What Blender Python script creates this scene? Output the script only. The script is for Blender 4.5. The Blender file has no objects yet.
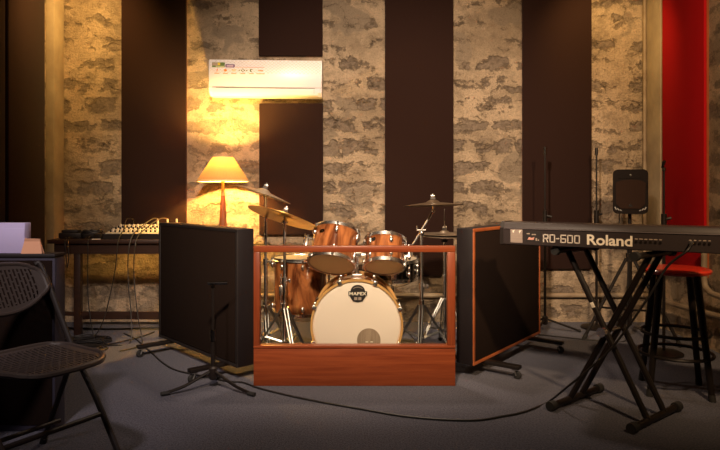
import bpy, bmesh, math, random
from mathutils import Matrix, Vector, Euler
random.seed(7)
R = math.radians
S = bpy.context.scene
COL = S.collection
F, EYE, HOR = 615.0, 1.12, 192.0          # focal length in px, eye height, horizon row of the photograph

def at(px, py, d):
    """point seen at (px, py) at distance d from the camera"""
    return Vector(((px - 360) * d / F, d, EYE - (py - HOR) * d / F))
def ground(px, py):
    d = EYE * F / (py - HOR)
    return Vector(((px - 360) * d / F, d, 0))

# ------------------------------------------------------------------ materials
def mat(name, col, rough=.5, metal=0., spec=.5, bump=None, var=None, emit=None, sheen=0., coat=0.):
    m = bpy.data.materials.new(name); m.use_nodes = True
    nt = m.node_tree; b = nt.nodes['Principled BSDF']
    b.inputs['Base Color'].default_value = (*col, 1)
    b.inputs['Roughness'].default_value = rough
    b.inputs['Metallic'].default_value = metal
    b.inputs['Specular IOR Level'].default_value = spec
    b.inputs['Sheen Weight'].default_value = sheen
    b.inputs['Coat Weight'].default_value = coat
    tc = nt.nodes.new('ShaderNodeTexCoord')
    if var:                                  # (scale, second colour)
        n = nt.nodes.new('ShaderNodeTexNoise'); n.inputs['Scale'].default_value = var[0]; n.inputs['Detail'].default_value = 5
        nt.links.new(tc.outputs['Object'], n.inputs['Vector'])
        r = nt.nodes.new('ShaderNodeValToRGB')
        r.color_ramp.elements[0].position = .35; r.color_ramp.elements[0].color = (*col, 1)
        r.color_ramp.elements[1].position = .65; r.color_ramp.elements[1].color = (*var[1], 1)
        nt.links.new(n.outputs['Fac'], r.inputs['Fac']); nt.links.new(r.outputs['Color'], b.inputs['Base Color'])
    if bump:                                 # (scale, strength, distance)
        n = nt.nodes.new('ShaderNodeTexNoise'); n.inputs['Scale'].default_value = bump[0]; n.inputs['Detail'].default_value = 3
        nt.links.new(tc.outputs['Object'], n.inputs['Vector'])
        bp = nt.nodes.new('ShaderNodeBump'); bp.inputs['Strength'].default_value = bump[1]; bp.inputs['Distance'].default_value = bump[2]
        nt.links.new(n.outputs['Fac'], bp.inputs['Height']); nt.links.new(bp.outputs['Normal'], b.inputs['Normal'])
    if emit:
        b.inputs['Emission Color'].default_value = (*emit[0], 1); b.inputs['Emission Strength'].default_value = emit[1]
    return m

def wood(name, c1, c2, rough=.35, scale=(3, 3, 30), coat=0., contrast=(.3, .7), dist=6):
    """grain stretched along the axis with the small scale"""
    m = mat(name, c1, rough, coat=coat); nt = m.node_tree; b = nt.nodes['Principled BSDF']
    tc = nt.nodes.new('ShaderNodeTexCoord'); mp = nt.nodes.new('ShaderNodeMapping'); mp.inputs['Scale'].default_value = scale
    n = nt.nodes.new('ShaderNodeTexNoise'); n.inputs['Scale'].default_value = 1.; n.inputs['Detail'].default_value = 6; n.inputs['Distortion'].default_value = dist * .2
    r = nt.nodes.new('ShaderNodeValToRGB')
    r.color_ramp.elements[0].position = contrast[0]; r.color_ramp.elements[0].color = (*c1, 1)
    r.color_ramp.elements[1].position = contrast[1]; r.color_ramp.elements[1].color = (*c2, 1)
    nt.links.new(tc.outputs['Object'], mp.inputs['Vector']); nt.links.new(mp.outputs['Vector'], n.inputs['Vector'])
    nt.links.new(n.outputs['Fac'], r.inputs['Fac']); nt.links.new(r.outputs['Color'], b.inputs['Base Color'])
    return m

def stone(name, axis):
    """block wall: rough dark blocks showing through smeared pale mortar, smoother render near the top"""
    m = bpy.data.materials.new(name); m.use_nodes = True; nt = m.node_tree; N = nt.nodes; L = nt.links
    b = N['Principled BSDF']; b.inputs['Roughness'].default_value = .9; b.inputs['Specular IOR Level'].default_value = .15
    tc = N.new('ShaderNodeTexCoord'); sep = N.new('ShaderNodeSeparateXYZ'); L.new(tc.outputs['Object'], sep.inputs[0])
    com = N.new('ShaderNodeCombineXYZ'); L.new(sep.outputs[axis], com.inputs[0]); L.new(sep.outputs['Z'], com.inputs[1])
    def math_(op, a, bb, clamp=False):
        n = N.new('ShaderNodeMath'); n.operation = op; n.use_clamp = clamp
        for i, v in enumerate((a, bb)):
            if isinstance(v, (int, float)): n.inputs[i].default_value = v
            else: L.new(v, n.inputs[i])
        return n.outputs[0]
    def noise(scale, detail=6, rough=.6, off=(0, 0, 0), sc=(1, 1, 1)):
        mp = N.new('ShaderNodeMapping'); mp.inputs['Location'].default_value = off; mp.inputs['Scale'].default_value = sc
        L.new(com.outputs[0], mp.inputs[0])
        n = N.new('ShaderNodeTexNoise'); n.inputs['Scale'].default_value = scale; n.inputs['Detail'].default_value = detail; n.inputs['Roughness'].default_value = rough
        L.new(mp.outputs[0], n.inputs['Vector']); return n
    def mapr(v, a, c, lo=0, hi=1):
        n = N.new('ShaderNodeMapRange'); n.interpolation_type = 'SMOOTHSTEP'
        n.inputs['From Min'].default_value = a; n.inputs['From Max'].default_value = c
        n.inputs['To Min'].default_value = lo; n.inputs['To Max'].default_value = hi
        L.new(v, n.inputs['Value']); return n.outputs[0]
    def mix(f, a, c):
        n = N.new('ShaderNodeMix'); n.data_type = 'RGBA'
        if isinstance(f, float): n.inputs[0].default_value = f
        else: L.new(f, n.inputs[0])
        for i, v in ((6, a), (7, c)):
            if isinstance(v, tuple): n.inputs[i].default_value = (*v, 1)
            else: L.new(v, n.inputs[i])
        return n.outputs[2]
    # warp the joint lines
    wn = noise(4.5, 5, .65, (3, 1, 0))
    vs = N.new('ShaderNodeVectorMath'); vs.operation = 'SUBTRACT'; L.new(wn.outputs['Color'], vs.inputs[0]); vs.inputs[1].default_value = (.5, .5, .5)
    sc = N.new('ShaderNodeVectorMath'); sc.operation = 'MULTIPLY'; L.new(vs.outputs[0], sc.inputs[0]); sc.inputs[1].default_value = (.34, .16, 0)
    ad = N.new('ShaderNodeVectorMath'); ad.operation = 'ADD'; L.new(com.outputs[0], ad.inputs[0]); L.new(sc.outputs[0], ad.inputs[1])
    wf = noise(17, 4, .7, (8, 3, 0))
    vs2 = N.new('ShaderNodeVectorMath'); vs2.operation = 'SUBTRACT'; L.new(wf.outputs['Color'], vs2.inputs[0]); vs2.inputs[1].default_value = (.5, .5, .5)
    sc2 = N.new('ShaderNodeVectorMath'); sc2.operation = 'MULTIPLY'; L.new(vs2.outputs[0], sc2.inputs[0]); sc2.inputs[1].default_value = (.10, .06, 0)
    ad2 = N.new('ShaderNodeVectorMath'); ad2.operation = 'ADD'; L.new(ad.outputs[0], ad2.inputs[0]); L.new(sc2.outputs[0], ad2.inputs[1])
    br = N.new('ShaderNodeTexBrick'); L.new(ad2.outputs[0], br.inputs['Vector'])
    br.inputs['Scale'].default_value = 1; br.inputs['Brick Width'].default_value = .38; br.inputs['Row Height'].default_value = .178
    br.inputs['Mortar Size'].default_value = .062; br.inputs['Mortar Smooth'].default_value = 1.; br.offset = .5
    inside = math_('SUBTRACT', 1, br.outputs['Fac'])
    cover = noise(3.0, 6, .66, (7, 2, 0), (1, 1.9, 1))              # where the mortar is smeared over the blocks
    fine = noise(26, 8, .75, (1, 5, 0))
    hi = mapr(sep.outputs['Z'], 1.95, 2.35, 0, .09)                 # more render above
    a = math_('ADD', math_('MULTIPLY', inside, .27), math_('MULTIPLY', cover.outputs['Fac'], 1.25))
    a = math_('ADD', a, math_('MULTIPLY', fine.outputs['Fac'], .50)); a = math_('SUBTRACT', a, hi)
    face = mapr(a, 1.085, 1.16)                                      # 1 on bare block
    edge = math_('MULTIPLY', mapr(a, 1.045, 1.085), math_('SUBTRACT', 1, mapr(a, 1.095, 1.13)))
    big = noise(1.6, 5, .65, (2, 9, 0)); mid = noise(6, 8, .72, (4, 4, 0)); grain = noise(75, 4, .75)
    vo = N.new('ShaderNodeTexVoronoi'); vo.feature = 'DISTANCE_TO_EDGE'; vo.inputs['Scale'].default_value = 3.1; L.new(ad2.outputs[0], vo.inputs['Vector'])
    crack = math_('MULTIPLY', mapr(vo.outputs['Distance'], .0, .022, 1, 0), mapr(mid.outputs['Fac'], .45, .6))
    plaster = mix(mapr(big.outputs['Fac'], .38, .62), (.80, .62, .44), (.50, .385, .27))
    plaster = mix(mapr(mid.outputs['Fac'], .46, .66, 0, .62), plaster, (.29, .22, .155))
    plaster = mix(mapr(noise(9, 7, .7, (5, 8, 0)).outputs['Fac'], .56, .70, 0, .5), plaster, (.84, .67, .50))
    block = mix(mapr(fine.outputs['Fac'], .38, .62), (.15, .118, .10), (.33, .265, .215))
    slab = mapr(noise(1.9, 3, .55, (11, 4, 0)).outputs['Fac'], .585, .615)         # patches of smooth grey render
    plaster = mix(math_('MULTIPLY', slab, .8), plaster, (.40, .32, .24))
    face = math_('MULTIPLY', face, math_('SUBTRACT', 1, math_('MULTIPLY', slab, .75)))
    col = mix(math_('MULTIPLY', face, .72), plaster, block)
    col = mix(math_('MULTIPLY', edge, .5), col, (.12, .088, .06))
    col = mix(math_('MULTIPLY', crack, .65), col, (.11, .08, .055))
    col = mix(mapr(grain.outputs['Fac'], .45, .7, 0, .32), col, (.14, .11, .08))
    L.new(col, b.inputs['Base Color'])
    h = math_('ADD', math_('MULTIPLY', face, -1.), math_('MULTIPLY', fine.outputs['Fac'], 1.4))
    h = math_('ADD', h, math_('MULTIPLY', mid.outputs['Fac'], 1.5)); h = math_('ADD', h, math_('MULTIPLY', grain.outputs['Fac'], .6))
    h = math_('SUBTRACT', h, math_('MULTIPLY', crack, .4))
    bp = N.new('ShaderNodeBump'); bp.inputs['Strength'].default_value = .9; bp.inputs['Distance'].default_value = .035
    L.new(h, bp.inputs['Height']); L.new(bp.outputs[0], b.inputs['Normal'])
    return m

M = {}
M['carpet'] = mat('blue_grey_carpet', (.048, .049, .072), .95, spec=.1, bump=(200, 1., .008), var=(110, (.115, .114, .152)), sheen=.1)
M['stone_x'] = stone('block_wall_back', 'X'); M['stone_y'] = stone('block_wall_side', 'Y')
M['ceiling'] = mat('dark_ceiling', (.05, .045, .04), .9)
M['render'] = mat('smooth_render', (.46, .37, .25), .85, bump=(18, .4, .01), var=(4, (.33, .26, .18)))
M['felt'] = mat('dark_brown_fabric', (.026, .0125, .010), .95, spec=.08, bump=(400, .3, .002), sheen=.06)
M['red_felt'] = mat('red_fabric', (.50, .006, .010), .9, spec=.15, bump=(300, .3, .002))
M['black_felt'] = mat('black_screen_fabric', (.017, .010, .0075), .95, spec=.08, bump=(300, .4, .003))
M['black_paint'] = mat('black_painted_wood', (.014, .010, .010), .6, bump=(60, .1, .002))
M['edge_black'] = mat('black_edge_vinyl', (.010, .007, .008), .55, spec=.3)
M['trim_wood'] = wood('orange_brown_edging', (.30, .075, .022), (.42, .12, .035), .4, (6, 6, 6))
M['shield_wood'] = wood('reddish_varnished_wood', (.165, .030, .008), (.27, .060, .017), .38, (2.2, 14, 40), coat=.15)
M['lamp_wood'] = wood('lamp_post_wood', (.22, .075, .03), (.34, .13, .05), .4, (30, 30, 3))
M['table_wood'] = wood('dark_table_wood', (.022, .009, .006), (.040, .016, .009), .45, (3, 30, 30))
M['shell'] = wood('amber_burl_shell', (.11, .030, .011), (.46, .165, .055), .16, (9, 9, 3.2), coat=.6, contrast=(.36, .62), dist=9)
M['hoop_wood'] = wood('maple_hoop', (.50, .27, .09), (.62, .36, .13), .3, (4, 4, 4), coat=.3)
M['chrome'] = mat('chrome', (.88, .87, .86), .27, 1.)
M['steel'] = mat('dull_steel', (.40, .39, .38), .36, 1.)
M['blackmetal'] = mat('black_metal', (.011, .008, .007), .38, .0, spec=.32)
M['gunmetal'] = mat('black_nickel', (.16, .15, .145), .22, 1.)
M['rubber'] = mat('black_rubber', (.016, .015, .015), .75)
M['plastic'] = mat('black_plastic', (.014, .0095, .008), .45, spec=.4)
M['chairmetal'] = mat('satin_black_tube', (.016, .011, .010), .5, spec=.35)
M['speakerplastic'] = mat('matt_speaker_plastic', (.011, .007, .006), .7, spec=.12)
M['chairplastic'] = mat('blow_moulded_plastic', (.050, .038, .034), .40, spec=.6, bump=(350, .25, .002))
M['keyboard'] = mat('keyboard_case', (.030, .022, .022), .38, spec=.5)
M['cable'] = mat('black_cable', (.014, .012, .012), .5)
M['cable_grey'] = mat('grey_cable', (.022, .016, .012), .5)
M['cymbal'] = mat('bronze_cymbal', (.66, .42, .13), .30, .85, bump=(40, .05, .002))
M['cymbal_dull'] = mat('worn_bronze_cymbal', (.42, .34, .26), .42, .8)
def head_mat(name, col, k, rough):
    m = mat(name, col, rough); nt = m.node_tree; b = nt.nodes['Principled BSDF']; out = nt.nodes['Material Output']
    tl = nt.nodes.new('ShaderNodeBsdfTranslucent'); tl.inputs[0].default_value = (*col, 1); mx = nt.nodes.new('ShaderNodeMixShader'); mx.inputs[0].default_value = k
    nt.links.new(b.outputs[0], mx.inputs[1]); nt.links.new(tl.outputs[0], mx.inputs[2]); nt.links.new(mx.outputs[0], out.inputs[0]); return m
M['batter'] = head_mat('translucent_batter_head', (.92, .86, .76), .75, .5)
M['cymbal_dark'] = mat('dark_bronze_cymbal', (.16, .11, .07), .42, .8)
M['lining'] = mat('maple_bounce_lining', (.75, .58, .38), .6)  # light wood tone for the added sleeve that brightens the heads
M['head'] = mat('coated_drum_head', (.80, .70, .60), .55)
M['head_clear'] = head_mat('hazy_tom_head', (.92, .82, .68), .8, .3)
M['white'] = mat('white_print', (.82, .74, .62), .5)
M['whitedim'] = mat('faded_print', (.34, .27, .22), .5)
M['sticker'] = mat('silver_sticker', (.30, .24, .21), .35)
M['pink'] = mat('pink_print', (.60, .30, .24), .5)
M['ac'] = mat('white_ac_plastic', (.90, .87, .90), .33)
M['ac_gap'] = mat('ac_shadow_gap', (.66, .60, .54), .6)
M['lilac'] = mat('lilac_card', (.64, .57, .88), .7)
M['orange'] = mat('peach_card', (.86, .45, .27), .65)
M['paper'] = mat('white_paper', (.75, .68, .58), .7)
M['redseat'] = mat('red_lacquer', (.62, .035, .015), .28, coat=.3)
M['silver'] = mat('mixer_panel', (.55, .50, .42), .4, .2)
M['green'] = mat('green_sticker', (.09, .16, .03), .5)
M['yellow'] = mat('yellow_sticker', (.68, .52, .02), .5)
M['purple'] = mat('purple_sticker', (.13, .06, .18), .5)
M['orange_ink'] = mat('orange_ink', (.80, .25, .03), .6)
M['grille'] = mat('speaker_grille', (.030, .015, .010), .8, .0, .12, bump=(500, .6, .003))
M['pipe'] = mat('painted_pipe', (.36, .28, .19), .55, var=(9, (.24, .17, .11)))
M['port'] = wood('brown_port_patch', (.25, .18, .12), (.36, .27, .19), .6, (60, 3, 6))

m = bpy.data.materials.new('clear_pane'); m.use_nodes = True; nt = m.node_tree; nt.nodes.clear()
o = nt.nodes.new('ShaderNodeOutputMaterial'); mx = nt.nodes.new('ShaderNodeMixShader'); tr = nt.nodes.new('ShaderNodeBsdfTransparent')
gl = nt.nodes.new('ShaderNodeBsdfGlossy'); gl.inputs['Roughness'].default_value = .02; fr = nt.nodes.new('ShaderNodeFresnel'); fr.inputs['IOR'].default_value = 1.35
tr.inputs[0].default_value = (.96, .97, .96, 1)
nt.links.new(fr.outputs[0], mx.inputs[0]); nt.links.new(tr.outputs[0], mx.inputs[1]); nt.links.new(gl.outputs[0], mx.inputs[2]); nt.links.new(mx.outputs[0], o.inputs[0])
M['pane'] = m
m = bpy.data.materials.new('pleated_shade'); m.use_nodes = True; nt = m.node_tree; nt.nodes.clear()
o = nt.nodes.new('ShaderNodeOutputMaterial'); mx = nt.nodes.new('ShaderNodeMixShader'); mx.inputs[0].default_value = .02
df = nt.nodes.new('ShaderNodeBsdfDiffuse'); df.inputs[0].default_value = (.60, .33, .14, 1)
tl = nt.nodes.new('ShaderNodeBsdfTranslucent'); tl.inputs[0].default_value = (.80, .42, .12, 1)
nt.links.new(df.outputs[0], mx.inputs[1]); nt.links.new(tl.outputs[0], mx.inputs[2]); nt.links.new(mx.outputs[0], o.inputs[0])
M['shade'] = m
M['bulb'] = mat('lit_bulb', (1, .8, .5), .5, emit=((1, .56, .12), 4800))

# ------------------------------------------------------------------ mesh builder
class MB:
    def __init__(s): s.v = []; s.f = []
    def add(s, vs, fs, mtx=None):
        k = len(s.v)
        for p in vs:
            p = Vector(p); s.v.append(tuple(mtx @ p) if mtx else tuple(p))
        s.f += [tuple(i + k for i in f) for f in fs]; return s
    def bm(s, b, mtx=None):
        b.verts.ensure_lookup_table(); b.verts.index_update()
        s.add([v.co.copy() for v in b.verts], [[v.index for v in f.verts] for f in b.faces], mtx); b.free(); return s
    def box(s, lo, hi, bev=0., mtx=None, seg=2):
        b = bmesh.new(); bmesh.ops.create_cube(b, size=1)
        for v in b.verts:
            v.co = Vector([(lo[i] + hi[i]) / 2 + v.co[i] * (hi[i] - lo[i]) for i in range(3)])
        if bev > 0: bmesh.ops.bevel(b, geom=list(b.edges), offset=bev, segments=seg, affect='EDGES', profile=.5)
        return s.bm(b, mtx)
    def cone(s, p0, p1, r0, r1=None, seg=14):
        return s.tube([p0, p1], [r0, r0 if r1 is None else r1], seg)
    def tube(s, pts, r, seg=8, closed=False, flat=None):
        pts = [Vector(p) for p in pts]; n = len(pts)
        rs = r if isinstance(r, (list, tuple)) else [r] * n
        vs, fs = [], []; prev = None
        for i, p in enumerate(pts):
            a = pts[i - 1] if (i > 0 or closed) else p; c = pts[(i + 1) % n] if (i < n - 1 or closed) else p
            t = (c - a)
            if t.length < 1e-9: t = Vector((0, 0, 1))
            t.normalize()
            if prev is None:
                u = t.orthogonal().normalized() if abs(t.z) > .9 else t.cross(Vector((0, 0, 1))).normalized()
            else:
                u = prev - t * prev.dot(t)
                u = u.normalized() if u.length > 1e-6 else t.orthogonal().normalized()
            prev = u; w = t.cross(u)
            k = rs[i]
            for j in range(seg):
                g = 2 * math.pi * j / seg; e = 1. if flat is None else flat
                vs.append(p + (u * math.cos(g) + w * math.sin(g) * e) * k)
        for i in range(n if closed else n - 1):
            for j in range(seg):
                a = i * seg + j; b2 = i * seg + (j + 1) % seg; q = ((i + 1) % n) * seg
                fs.append((a, b2, q + (j + 1) % seg, q + j))
        if not closed:
            fs.append(tuple(reversed(range(seg)))); fs.append(tuple(range((n - 1) * seg, n * seg)))
        return s.add(vs, fs)
    def lathe(s, prof, seg=40, mtx=None, closed=False):
        vs, fs = [], []; n = len(prof)
        for r, z in prof:
            for j in range(seg):
                g = 2 * math.pi * j / seg; vs.append((r * math.cos(g), r * math.sin(g), z))
        for i in range(n if closed else n - 1):
            q = ((i + 1) % n) * seg
            for j in range(seg):
                fs.append((i * seg + j, i * seg + (j + 1) % seg, q + (j + 1) % seg, q + j))
        if not closed:
            if prof[0][0] > 1e-6: fs.append(tuple(reversed(range(seg))))
            if prof[-1][0] > 1e-6: fs.append(tuple(range((n - 1) * seg, n * seg)))
        return s.add(vs, fs, mtx)
    def ball(s, c, r, sc=(1, 1, 1), u=14, v=8):
        b = bmesh.new(); bmesh.ops.create_uvsphere(b, u_segments=u, v_segments=v, radius=r)
        return s.bm(b, Matrix.Translation(c) @ Matrix.Diagonal((*sc, 1)))
    def prism(s, poly, lo, hi, mtx=None, axis=1):
        """outline poly (a, b) extruded along an axis from lo to hi"""
        n = len(poly)
        def P(a, b, t): return {0: (t, a, b), 1: (a, t, b), 2: (a, b, t)}[axis]
        vs = [P(a, b, lo) for a, b in poly] + [P(a, b, hi) for a, b in poly]
        fs = [tuple(range(n)), tuple(reversed(range(n, 2 * n)))] + [(i, i + n, (i + 1) % n + n, (i + 1) % n) for i in range(n)]
        return s.add(vs, fs, mtx)
    def build(s, name, material, parent=None, angle=35):
        me = bpy.data.meshes.new(name); me.from_pydata(s.v, [], s.f); me.validate()
        b = bmesh.new(); b.from_mesh(me); bmesh.ops.remove_doubles(b, verts=b.verts, dist=1e-6); bmesh.ops.recalc_face_normals(b, faces=b.faces); b.to_mesh(me); b.free()
        me.polygons.foreach_set('use_smooth', [True] * len(me.polygons)); me.set_sharp_from_angle(angle=R(angle))
        me.materials.append(material); ob = bpy.data.objects.new(name, me); COL.objects.link(ob)
        if parent: ob.parent = parent
        return ob

def smooth(pts, n=8, closed=False):
    pts = [Vector(p) for p in pts]; out = []; k = len(pts)
    for i in range(k if closed else k - 1):
        g = lambda j: pts[j % k] if closed else pts[max(0, min(k - 1, j))]
        p0, p1, p2, p3 = g(i - 1), g(i), g(i + 1), g(i + 2)
        for t in range(n):
            t /= n
            out.append(.5 * ((2 * p1) + (p2 - p0) * t + (2 * p0 - 5 * p1 + 4 * p2 - p3) * t * t + (3 * p1 - p0 - 3 * p2 + p3) * t ** 3))
    if not closed: out.append(pts[-1])
    return out
def rrect(w, h, r, n=6, cx=0, cy=0):
    out = []
    for sx, sy, a0 in ((1, 1, 0), (-1, 1, 90), (-1, -1, 180), (1, -1, 270)):
        for i in range(n + 1):
            a = R(a0 + 90 * i / n); out.append((cx + sx * (w / 2 - r) + r * math.cos(a), cy + sy * (h / 2 - r) + r * math.sin(a)))
    return out

def tag(o, label, cat, group=None, kind=None):
    o['label'] = label; o['category'] = cat
    if group: o['group'] = group
    if kind: o['kind'] = kind
    return o
def thing(name, label, cat, loc=(0, 0, 0), rot=(0, 0, 0), group=None):
    o = bpy.data.objects.new(name, None); COL.objects.link(o); o.location = loc
    o.rotation_euler = rot; o.empty_display_size = .1
    return tag(o, label, cat, group)
def struct(name, mb, material):
    o = mb.build(name, material); o['kind'] = 'structure'; return o
def dup(root, loc, rot, label, group=None):
    r = root.copy(); COL.objects.link(r); r.location = loc; r.rotation_euler = rot; r['label'] = label
    if group: r['group'] = group
    for ch in list(root.children):
        c = ch.copy(); COL.objects.link(c); c.parent = r
        for g in list(ch.children):
            d = g.copy(); COL.objects.link(d); d.parent = c
    return r
def dup_part(o, parent, loc=(0, 0, 0), rot=(0, 0, 0)):
    c = o.copy(); COL.objects.link(c); c.parent = parent; c.location = loc; c.rotation_euler = rot; return c
def text_mb(body, size, bold=0., depth=.0006, sx=1., space=1.):
    cu = bpy.data.curves.new('lettering', 'FONT'); cu.body = body; cu.size = size; cu.offset = bold; cu.extrude = depth; cu.space_character = space
    cu.resolution_u = 4
    ob = bpy.data.objects.new('lettering', cu); COL.objects.link(ob)
    dg = bpy.context.evaluated_depsgraph_get(); me = bpy.data.meshes.new_from_object(ob.evaluated_get(dg))
    mb = MB(); mb.add([(v.co.x * sx, v.co.y, v.co.z) for v in me.vertices], [tuple(p.vertices) for p in me.polygons])
    bpy.data.objects.remove(ob); bpy.data.curves.remove(cu); bpy.data.meshes.remove(me)
    return mb
def moved(mb, mtx):
    mb.v = [tuple(mtx @ Vector(v)) for v in mb.v]; return mb
UP = Matrix.Rotation(R(90), 4, 'X')        # drawing plane XY -> XZ, facing -Y

# ------------------------------------------------------------------ room
XL, XR, YB, YF, ZC = -2.62, 2.50, 5.30, -1.8, 3.0
struct('floor', MB().box((XL - .2, YF - .2, -.1), (XR + .2, YB + .2, 0)), M['carpet'])
struct('ceiling', MB().box((XL - .2, YF - .2, ZC), (XR + .2, YB + .2, ZC + .1)), M['ceiling'])
struct('wall_back', MB().box((XL - .2, YB, 0), (XR + .2, YB + .2, ZC)), M['stone_x'])
struct('wall_left', MB().box((XL - .2, YF, 0), (XL, YB, ZC)), M['stone_y'])
struct('wall_right', MB().box((XR, YF, 0), (XR + .2, YB, ZC)), M['stone_y'])
struct('wall_front', MB().box((XL, YF - .2, 0), (XR, YF, ZC)), M['stone_x'])
struct('trim_1', MB().box((XL, 5.125, 0), (-2.55, YB, ZC), .006), M['render'])
struct('trim_2', MB().box((2.455, 5.03, 0), (XR, YB, ZC), .006), M['render'])

def panel(lo, hi, material, label, axis, group='tall fabric panels on the walls'):
    """fabric sheet over a frame: cushioned face plus a wooden backing frame"""
    c = [(lo[i] + hi[i]) / 2 for i in range(3)]
    t = thing('acoustic_panel', label, 'wall panel', (c[0], c[1], lo[2]), group=group)
    l = [lo[i] - (c[0], c[1], lo[2])[i] for i in range(3)]; h = [hi[i] - (c[0], c[1], lo[2])[i] for i in range(3)]
    fl, fh, bl, bh = list(l), list(h), list(l), list(h)
    if axis == 'back': fh[1] = h[1] - .015; bl[1] = fh[1]
    elif axis == 'right': fh[0] = h[0] - .015; bl[0] = fh[0]
    else: fl[0] = l[0] + .015; bh[0] = fl[0]
    for i in (0, 1, 2):
        if bh[i] - bl[i] > .03: bl[i] += .004; bh[i] -= .004
    MB().box(fl, fh, .008).build('fabric_face', material, t)
    MB().box(bl, bh).build('backing_board', M['trim_wood'], t)
def wp(p0, p1, z0, z1, label, **k): panel((at(p0, 0, 5.25).x, 5.25, z0), (at(p1, 0, 5.25).x, YB - .001, z1), M['felt'], label, 'back', **k)
wp(121, 186, .71, 2.94, 'tall dark brown wall panel behind the table with the mixer')
wp(258.5, 322.5, 2.285, 2.94, 'short dark brown wall panel directly above the white air conditioner')
wp(259, 323, .753, 1.878, 'dark brown wall panel directly below the white air conditioner')
wp(385, 453.5, .40, 2.94, 'tall dark brown wall panel behind the right crash cymbal')
wp(523, 592, .462, 2.94, 'tall dark brown wall panel above the left end of the keyboard')
panel((2.46, 4.40, .50), (XR - .001, 5.01, 2.94), M['red_felt'], 'tall red wall panel in the right corner above the stool', 'right')
panel((XL + .001, 4.50, .50), (-2.57, 5.02, 2.94), M['felt'], 'dark brown side wall panel nearest the left corner column', 'left')
panel((XL + .001, 3.86, .50), (-2.57, 4.46, 2.94), M['felt'], 'dark brown side wall panel cut by the left edge of the photo', 'left')

# pipes and conduit
tag(MB().tube(smooth([(-.95, 5.272, .232), (.5, 5.272, .232), (2.36, 5.272, .236), (2.42, 5.26, .238), (2.436, 5.20, .240), (2.438, 4.6, .255), (2.472, 3.6, .29), (2.472, 2.2, .30)], 6), .021, 10).build('heating_pipe', M['pipe']),
    'long thin pipe running low along the back wall and round the right corner', 'pipe')
tag(MB().tube(smooth([(2.44, 5.272, .27), (2.44, 5.272, 1.5), (2.44, 5.272, 2.99)], 4), .016, 10).build('conduit', M['pipe']),
    'thin vertical conduit on the wall left of the red panel', 'pipe')
t = thing('elbow_pipe', 'pale bent pipe on the right wall behind the red stool', 'pipe', (2.46, 4.36, .4))
MB().tube(smooth([(-.02, 0, .30), (-.02, 0, .12), (-.02, -.015, .055), (-.02, -.07, .025), (-.02, -.18, .012), (-.01, -1.1, -.03)], 6), .020, 10).build('pipe', M['pipe'], t)
MB().cone((-.02, 0, .145), (-.02, 0, .165), .026).build('joint_collar', M['render'], t)

# ------------------------------------------------------------------ air conditioner
ax0, ax1 = at(208.5, 0, 5.08).x, at(321.5, 0, 5.08).x
aw = ax1 - ax0
ac = thing('air_conditioner', 'white wall mounted air conditioner unit with small stickers', 'air conditioner', ((ax0 + ax1) / 2, YB, 1.885))
ac.rotation_euler = (0, R(.7), 0); ac.scale = (1, 1, .915); ac.location.z = 1.918
prof = [(-.002, .02), (-.05, .0), (-.165, .0), (-.205, .03), (-.216, .075), (-.220, .30), (-.205, .322), (-.17, .327), (-.002, .327)]
MB().prism(prof, -aw / 2, aw / 2, axis=0).build('body', M['ac'], ac)
MB().box((-aw / 2 + .06, -.2235, .066), (aw / 2 - .055, -.214, .070)).build('panel_gap', M['ac_gap'], ac)
MB().prism([(-.213, .006), (-.2235, .024), (-.2255, .061), (-.218, .064), (-.20, .03)], -aw / 2 + .03, aw / 2 - .03, axis=0).build('air_flap', M['ac'], ac)
MB().box((aw / 2 - .063, -.2285, .018), (aw / 2 - .060, -.214, .058)).build('panel_gap', M['ac_gap'], ac)
MB().box((-aw / 2 + .002, -.2235, .0725), (aw / 2 - .004, -.214, .318), .003).build('front_panel', M['ac'], ac)
fy = -.2245
dm = MB()                                    # faint embossed diamond lattice
for i in range(-3, 30):
    x0 = -aw / 2 + .02 + i * .033
    for sg in (1, -1):
        xa, xb = (x0, x0 + .15) if sg > 0 else (x0 + .15, x0)
        za, zb = .195, .312
        ca, cb = xa, xb
        lo_, hi_ = -aw / 2 + .008, aw / 2 - .01
        f = lambda q: max(0, min(1, q))
        ta, tb = 0., 1.
        if abs(xb - xa) > 1e-6:
            for bnd in (lo_, hi_):
                q = (bnd - xa) / (xb - xa)
                if 0 < q < 1:
                    if (xa < bnd) == (bnd == lo_): ta = max(ta, q)
                    else: tb = min(tb, q)
        if max(xa, xb) <= lo_ or min(xa, xb) >= hi_ or ta >= tb: continue
        P = lambda q: (xa + (xb - xa) * q, fy + .0015, za + (zb - za) * q)
        dm.tube([P(ta), P(tb)], .0013, 4)
dm.build('embossed_pattern', mat('ac_emboss', (.66, .55, .50), .4), ac)
sx0 = -aw / 2 + .028
st = MB().box((sx0, fy - .001, .248), (sx0 + .105, fy + .002, .292)).build('sticker', M['green'], ac)
MB().box((sx0 + .002, fy - .0018, .262), (sx0 + .046, fy, .290)).build('sticker_print', M['whitedim'], st)
MB().box((sx0 + .046, fy - .0018, .266), (sx0 + .066, fy, .290)).build('sticker_print', M['yellow'], st)
MB().box((sx0 + .030, fy - .0018, .252), (sx0 + .1, fy, .260)).build('sticker_print', mat('pale_green', (.5, .55, .3), .5), st)
st = MB().prism(rrect(.078, .030, .008, 4, sx0 + .148, .262), fy - .001, fy + .002).build('sticker', M['purple'], ac)
MB().prism(rrect(.056, .016, .004, 3, sx0 + .148, .262), fy - .0018, fy).build('sticker_print', mat('lavender_print', (.5, .38, .52), .5), st)
MB().box((sx0 + .19, fy - .001, .248), (sx0 + .43, fy + .002, .2515)).build('printed_line', M['pink'], ac)
icx = [.04, .11, .18, .255, .325, .40]
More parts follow.
